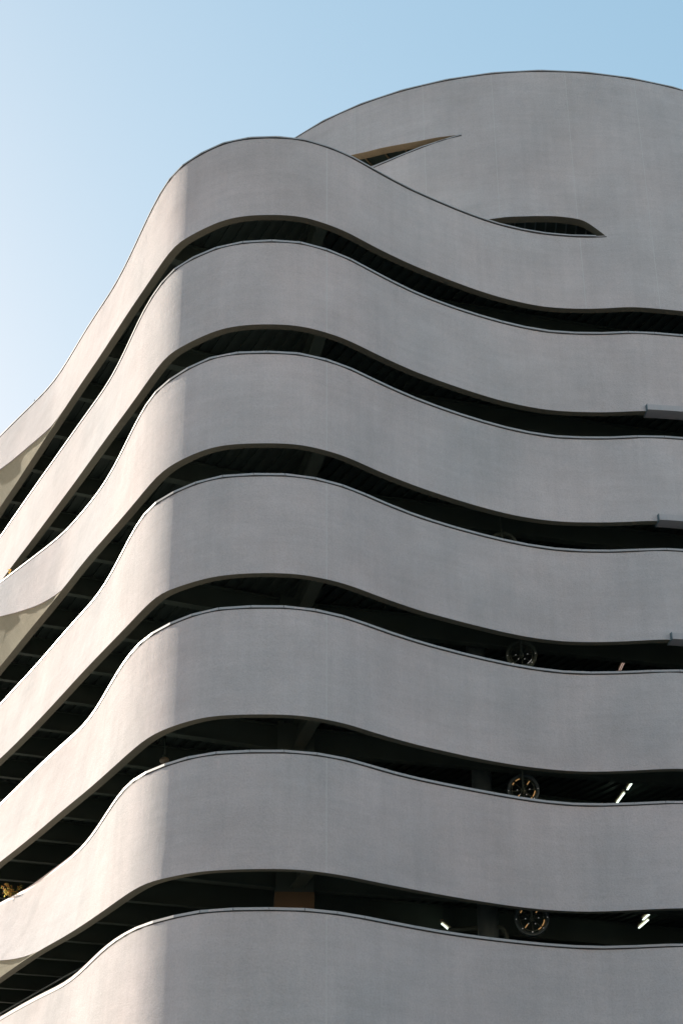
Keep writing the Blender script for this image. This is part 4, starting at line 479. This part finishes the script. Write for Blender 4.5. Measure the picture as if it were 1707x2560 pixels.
for k in range(1, 9):
    kk = min(k, 7)
    F = footprint(kk, WT+.03, .56)
    zs = zT(k)-1.10
    bm = bmesh.new(); poly_prism(bm, F, zs-.14, zs)
    slab = gobj('floor_slab', bm, M_SLAB)
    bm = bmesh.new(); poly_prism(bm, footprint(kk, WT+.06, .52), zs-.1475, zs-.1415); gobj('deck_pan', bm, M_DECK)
    # corrugated deck ribs under the slab, running along the left wall
    bm = bmesh.new(); p0 = Vector((-7.92, 41.25, 0)); zr = zs-.1475-.0375
    n = 0
    for q in range(-20, 60):
        p = p0 + BD*(.32*q)
        for (t0, t1) in clip_line(p, WD, F):
            t0 = max(t0, -14); t1 = min(t1, 24)
            if t1-t0 > .2: beam(bm, p+WD*(t0+.05)+Vector((0, 0, zr)), p+WD*(t1-.05)+Vector((0, 0, zr)), .15, .073)
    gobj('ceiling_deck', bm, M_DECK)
    # steel beams square to the left wall
    F = footprint(kk, WT+.05, .52)
    zb_ = zs-.14-.076-.62
    for q in range(-2, 8):
        p = p0 + WD*(2.62*q)
        cl = clip_line(p, BD, F)
        if not cl: continue
        t0, t1 = cl[0]; t1 = min(t1, 17)
        bm = bmesh.new(); ibeam(bm, p+BD*(t0+.02)+Vector((0, 0, zb_)), p+BD*t1+Vector((0, 0, zb_)), .62, .21)
        gobj('steel_beam', bm, M_STEEL)
    # corner girders meeting the big column
    c0 = Vector((COLX, COLY, 0))
    for tgt, ww in ((Vector((-3.75, 34.3, 0)), .26), (Vector((-.42, 32.2, 0)), .30), (Vector((9.0, 38.6, 0)), .26)):
        d = (tgt-c0).normalized(); cl = [c for c in clip_line(c0, d, F) if c[1] > 0]
        t1 = cl[0][1]-.02 if cl else (tgt-c0).length
        t1 = min(t1, 12)
        bm = bmesh.new(); zz = zb_-.05 + (.0 if ww == .30 else .013)
        ibeam(bm, c0+d*.35+Vector((0, 0, zz)), c0+d*t1+Vector((0, 0, zz)), .62, ww)
        gobj('steel_girder', bm, M_STEEL)
# columns, one length per storey between slabs
for k in range(1, 9):
    zs = zT(k)-1.10; z0 = zT(k+1)-1.10 if k < 8 else -.1
    bm = bmesh.new(); zc = zB(k)+.45 if k < 8 else zs-.9
    rz = R(24.5)
    box(bm, (COLX, COLY, (zc+zs-.144)/2), (.88, .62, zs-.144-zc), R(4))
    colm = gobj('column', bm, M_STEEL)
    bm = bmesh.new(); box(bm, (COLX, COLY, (z0+.002+zc-.002)/2), (.90, .64, zc-.004-z0), R(4)); gobj('column_base', bm, M_TAN, False, colm)
for k in range(2, 8):
    # stair core / round riser and pipes near the middle of the street front
    zs = zT(k)-1.10-.22; z0 = zT(k+1)-1.10+.002
    cx, cy = 11.45*H*math.sin(R(5.3)), 11.45*H*math.cos(R(5.3))
    bm = bmesh.new(); tube(bm, [(cx, cy, z0), (cx, cy, zs)], .25, 24); gobj('round_column', bm, M_DUCT, True)
    bm = bmesh.new(); px = cx+.42; py = cy-.25
    path = [(px, py, z0), (px, py, zT(k)-2.75)]
    for q in range(1, 6): path.append((px-.22*(1-math.cos(R(18*q))), py, zT(k)-2.75+.22*math.sin(R(18*q))))
    path += [(px-1.0, py+.3, zT(k)-2.53), (px-1.3, py+.9, zT(k)-2.42)]
    path = [(a, b+.15, c+.12) for a, b, c in path]
    tube(bm, path, .055, 10); gobj('pipe', bm, M_STEEL, True)
for k in range(1, 8):                                # sprinkler mains hung below the beams of the left bays
    F = footprint(k, WT+.9, .3); zz = zT(k)-2.02
    for off_ in (1.1, 3.6):
        L_ = [p + Vector((.905, .425, 0))*off_ for p in F if p.y > 37.5 and p.x < 0 and p.y < 60]
        bm = bmesh.new(); tube(bm, atz(L_, zz), .032, 8); gobj('sprinkler_pipe', bm, M_DUCT, True)
# rear and side walls, ground floor
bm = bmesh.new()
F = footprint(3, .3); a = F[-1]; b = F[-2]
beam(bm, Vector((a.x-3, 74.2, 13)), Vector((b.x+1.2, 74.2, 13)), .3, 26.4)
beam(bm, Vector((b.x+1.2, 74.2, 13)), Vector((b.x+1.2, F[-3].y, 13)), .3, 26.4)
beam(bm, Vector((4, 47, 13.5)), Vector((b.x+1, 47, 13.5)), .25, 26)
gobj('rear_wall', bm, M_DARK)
bm = bmesh.new(); P = off(EXT['B7'], -1.2); strip(bm, atz(P, -.1), atz(P, zT(8)-.4)); gobj('ground_floor_wall', bm, M_ST, True)
# drum decks with ribs
DI = [inner(c, zD) for c in cols]
DP = [Vector((p.x, p.y, 0)) for p in DI] + [Vector((DI[-1].x, 70, 0)), Vector((DI[0].x, 70, 0))]
for zz, nm in ((storey(8.228)+.32, 0), (storey(9.32)+.28, 1), (zD-.5, 2)):
    bm = bmesh.new(); poly_prism(bm, DP, zz, zz+.15); gobj('floor_slab', bm, M_DECK)
    if nm == 2: continue
    bm = bmesh.new()
    d = Vector((.45, .75, 0)).normalized() if nm == 1 else Vector((.05, 1, 0)).normalized()
    pr = Vector((d.y, -d.x, 0)); stp = .62 if nm == 1 else .30
    for q in range(-14, 50):
        p = Vector((1.2, 37, 0)) + pr*(stp*q)
        for (t0, t1) in clip_line(p, d, DP):
            t1 = min(t1, t0+9)
            if t1-t0 > .3: beam(bm, p+d*(t0+.03)+Vector((0, 0, zz-.03)), p+d*t1+Vector((0, 0, zz-.03)), .035, .056)
    gobj('ceiling_rib', bm, M_REV if nm == 1 else M_DUCT)

# ------------------------------------------------------------------ ledges on the right
for k in (2, 3, 4):
    B = EXT['B%d' % k]; zb = zB(k)
    az0 = 12.93
    i0 = [i for i, a in enumerate(AZX) if a is not None and a > az0][0]
    f = (az0-AZX[i0-1])/.25
    P = [B[i0-1].lerp(B[i0], f)] + [p.copy() for p in B[i0:]]
    n = normals2d(P); zt_ = zb+.13; z0 = zb-.03
    O = [p+q*.14 for p, q in zip(P, n)]; I = [p-q*.30 for p, q in zip(P, n)]; W_ = [p+q*.004 for p, q in zip(P, n)]
    bm = bmesh.new()
    strip(bm, atz(O, z0), atz(O, zt_)); strip(bm, atz(O, zt_), atz(W_, zt_+.02)); strip(bm, atz(I, z0), atz(O, z0)); strip(bm, atz(I, zb-.003), atz(I, z0))
    # fine flutes on the face
    L = 0
    for j in range(len(O)-1):
        a, b = O[j], O[j+1]; m_ = max(1, int((b-a).length/.07))
        for q in range(m_):
            c = a.lerp(b, (q+.5)/m_); nn = n[j]
            beam(bm, Vector((c.x, c.y, z0+.02))+nn*.003, Vector((c.x, c.y, zt_-.01))+nn*.003, .02, .006, up_=nn)
    led = gobj('ledge', bm, M_LEDGE)
    bm = bmesh.new(); t = (P[1]-P[0]).normalized()*-.004
    q0, q1 = O[0]+n[0]*.012+t, I[0]+t
    vs_ = [(q0.x, q0.y, z0-.01), (q0.x, q0.y, zt_+.012), ((P[0]+t).x, (P[0]+t).y, zt_+.035), ((P[0]+t).x, (P[0]+t).y, zb-.002), (q1.x, q1.y, zb-.002), (q1.x, q1.y, z0-.01)]
    A_ = [bm.verts.new(v) for v in vs_]; T_ = [bm.verts.new((v[0]+t.x*4, v[1]+t.y*4, v[2])) for v in vs_]
    bm.faces.new(A_[::-1]); bm.faces.new(T_)
    for j in range(6): bm.faces.new((A_[j], A_[(j+1) % 6], T_[(j+1) % 6], T_[j]))
    gobj('end_cap', bm, M_LEDGEEND, False, led)

# ------------------------------------------------------------------ lamps inside
def strip_lamp(a, b, label, m, wid=.028, drop=.34, group='strip lamps under the car park ceilings', host=None):
    a = Vector(a); b = Vector(b); c = (a+b)/2
    t = thing('strip_lamp', label, 'lamp', c, group)
    d = (b-a).normalized(); side = Vector((0, 0, 1)).cross(d).normalized()
    A = a-c; B_ = b-c
    bm = bmesh.new()
    beam(bm, A+Vector((0, 0, .05)), B_+Vector((0, 0, .05)), wid+.02, .02)
    beam(bm, A+Vector((0, 0, .05+.03)), B_+Vector((0, 0, .08)), .07, .05)
    obj('housing', bm, M_LAMPH, t)
    for sgn in (-1, 1):
        bm = bmesh.new(); o_ = side*wid*.5*sgn
        tube(bm, [A+d*.03+o_, B_-d*.03+o_], .013, 10); obj('tube', bm, m, t, True)
    for e in (A*.7, B_*.7):
        bm = bmesh.new(); tube(bm, [e+Vector((0, 0, .1)), e+Vector((0, 0, drop))], .008, 6); obj('hanger', bm, M_STEEL, t)
    return t
zl = lambda k: zT(k)-1.60
strip_lamp((7.63, 39.05, zl(5)), (7.60, 40.10, zl(5)), 'upper of two white strip lamps end to end in the fifth gap from the top', M_TUBE)
strip_lamp((7.57, 40.36, zl(5)), (7.52, 41.45, zl(5)), 'lower of the two white strip lamps in the fifth gap, touching the coping line', M_TUBE)
strip_lamp((7.90, 39.60, zl(6)), (7.83, 40.75, zl(6)), 'upper white strip lamp of the stepped pair in the lowest gap, right', M_TUBE)
strip_lamp((7.97, 40.72, zl(6)), (7.90, 41.80, zl(6)), 'lower white strip lamp of the stepped pair in the lowest gap, right', M_TUBE)
strip_lamp((7.65, 38.80, zl(4)), (7.64, 39.85, zl(4)), 'thin pinkish strip lamp in the fourth gap, right', M_TUBEDIM, .05)
strip_lamp((7.55, 38.65, zl(3)), (7.56, 39.10, zl(3)), 'short faint orange strip lamp in the third gap, right', M_TUBEDIM, .03)
strip_lamp((2.45, 38.9, zT(6)-2.05), (2.83, 40.15, zT(6)-2.05), 'white strip lamp slanting down behind the coping left of the round column, lowest gap', M_TUBE, drop=.8)
# dome lamp
t = thing('dome_lamp', 'small round tan dome lamp under the corrugated ceiling above the sixth band', 'lamp', (-4.32, 36.04, zT(5)-2.0))
bm = bmesh.new(); bmesh.ops.create_uvsphere(bm, u_segments=20, v_segments=12, radius=.12, matrix=Matrix.Diagonal((1, 1, .7, 1))); obj('lamp_bowl', bm, M_LAMPH, t, True)
bm = bmesh.new(); tube(bm, [(0, 0, .05), (0, 0, .12)], .06, 14); tube(bm, [(0, 0, .12), (0, 0, .62)], .02, 8); obj('lamp_neck', bm, M_STEEL, t, True)

# wheel shaped ventilation fans; their glints are built as small glowing parts
def wheel(az, z, rr, label, lit):
    r = 11.2*H; c = Vector((r*math.sin(R(az)), r*math.cos(R(az)), z))
    t = thing('wheel_fan', label, 'ventilation fan', c, 'round ventilation fans behind the street front')
    vx = Vector((math.cos(R(az)), -math.sin(R(az)), 0)); vn = Vector((-math.sin(R(az)), -math.cos(R(az)), 0)); vz = Vector((0, 0, 1))
    def P(ang, rad, dep=0): return vx*math.cos(ang)*rad + vz*math.sin(ang)*rad + vn*dep
    def torus(r0, tr, dep, a0=0, a1=360, seg=40):
        bm = bmesh.new(); n = max(3, int(seg*(a1-a0)/360))
        tube(bm, [P(R(a0+(a1-a0)*j/n), r0, dep) for j in range(n+1)], tr, 8); return bm
    bm = bmesh.new(); seg = 48
    prof = [(rr, -.14), (rr+.012, .06), (rr-.01, .07), (rr-.075, .05), (rr-.02, -.14)]
    rings = [[bm.verts.new(P(2*math.pi*j/seg, q, dp)) for j in range(seg)] for q, dp in prof]
    for i in range(len(prof)):
        for j in range(seg): bm.faces.new((rings[i][j], rings[i][(j+1) % seg], rings[(i+1) % 5][(j+1) % seg], rings[(i+1) % 5][j]))
    obj('rim', bm, M_RIM if lit else M_STEEL, t, True)
    obj('inner_ring', torus(rr*.72, .012, .03), M_STEEL, t, True)
    bm = bmesh.new(); tube(bm, [vn*-.08, vn*.05], .06, 16); obj('hub', bm, M_STEEL, t, True)
    for j in range(8):
        a = R(45*j+3); bm = bmesh.new(); tube(bm, [P(a, .05), P(a, rr-.03)], .010, 6); obj('spoke', bm, M_STEEL, t, True)
    bm = bmesh.new(); tube(bm, [vn*.13+vz*-.02, vn*.13+vz*.95], .028, 10); tube(bm, [vn*.0, vn*.15], .028, 10); obj('hanging_pole', bm, M_STEEL, t, True)
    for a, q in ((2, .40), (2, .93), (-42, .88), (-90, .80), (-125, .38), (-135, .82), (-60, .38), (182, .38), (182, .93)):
        bm = bmesh.new(); bmesh.ops.create_uvsphere(bm, u_segments=10, v_segments=8, radius=.014, matrix=Matrix.Translation(P(R(a), rr*q, .06))); obj('glint_bead', bm, M_GLINT, t, True)
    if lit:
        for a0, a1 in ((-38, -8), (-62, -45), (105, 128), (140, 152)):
            obj('amber_glint', torus(rr*.74, .012, .05, a0, a1), M_GLOW, t, True)
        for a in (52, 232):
            bm = bmesh.new(); tube(bm, [P(R(a), rr*.42, .05), P(R(a), rr*.68, .05)], .012, 8); obj('amber_glint', bm, M_GLOW, t, True)
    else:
        obj('amber_glint', torus(rr*.74, .010, .05, -60, -30), M_GLINT, t, True)
    return t
rw = .385
wheel(7.10, CAMH+11.2*H*.3860, rw, 'dim round wheel fan behind the coping in the fourth gap from the top', False)
wheel(6.86, CAMH+11.2*H*.2906, rw, 'round wheel fan half hidden by the coping in the fifth gap, amber tubes lit', True)
wheel(6.90, CAMH+11.2*H*.2065, rw+.01, 'complete round wheel fan in the lowest gap with amber tubes and bulbs', True)
wheel(6.60, CAMH+11.2*H*.4700, rw, 'barely visible round wheel fan in the third gap from the top', False)

# ------------------------------------------------------------------ small plants on the copings
def plant(x, y, z, h, n, seed, label, spread=.2, mo=M_LEAFO):
    rnd = random.Random(seed)
    t = thing('wild_plant', label, 'plant', (x, y, z), 'plants rooted on the copings')
    bm = bmesh.new(); lf = bmesh.new(); lo = bmesh.new()
    for i in range(n):
        a = rnd.uniform(0, 6.28); s = spread*rnd.uniform(.2, 1); hh = h*rnd.uniform(.55, 1)
        P = [Vector((0, 0, 0)), Vector((math.cos(a)*s*.5, math.sin(a)*s*.5, hh*.55)), Vector((math.cos(a)*s, math.sin(a)*s, hh))]
        tube(bm, P, [.008, .005, .003], 5)
        for q in range(26):
            f = rnd.uniform(.3, 1.05); p = P[0].lerp(P[2], f)+Vector((rnd.gauss(0, .035), rnd.gauss(0, .035), rnd.gauss(0, .03)))
            u = Vector((rnd.gauss(0, 1), rnd.gauss(0, 1), rnd.gauss(0, 1))).normalized(); v = u.orthogonal().normalized(); s2 = rnd.uniform(.024, .042)
            B_ = lf if rnd.random() < .5 else lo
            B_.faces.new([B_.verts.new(w_) for w_ in (p-u*s2, p+v*s2*.55, p+u*s2, p-v*s2*.55)])
    obj('stem', bm, M_STEM, t); obj('foliage', lf, M_LEAF, t); obj('foliage', lo, mo, t); return t
def on_edge(k, az, inset=.1):
    T = EXT['T%d' % k]; i = AZX.index(min([a for a in AZ if a >= az])); f = (AZX[i]-az)/.25
    p = T[i].lerp(T[i-1], f); n = normals2d(T)[i]; return p-n*inset, zT(k)+.01
p, z = on_edge(6, -12.15, -.02); plant(p.x, p.y, z, .42, 8, 3, 'bushy orange and green plant growing over the sunlit coping of the sixth band', .42)
p, z = on_edge(3, -13.35); plant(p.x, p.y, z, .16, 4, 5, 'small orange weed in the narrow wedge above the third band, far left', .10)
p, z = on_edge(3, -13.5); plant(p.x, p.y, z, .14, 3, 8, 'tiny pale weed at the frame edge beside the small orange one', .06)
p, z = on_edge(1, -13.05); plant(p.x, p.y, z, .18, 2, 9, 'thin grey twig sticking up from the top coping against the sky', .03, M_STEM)
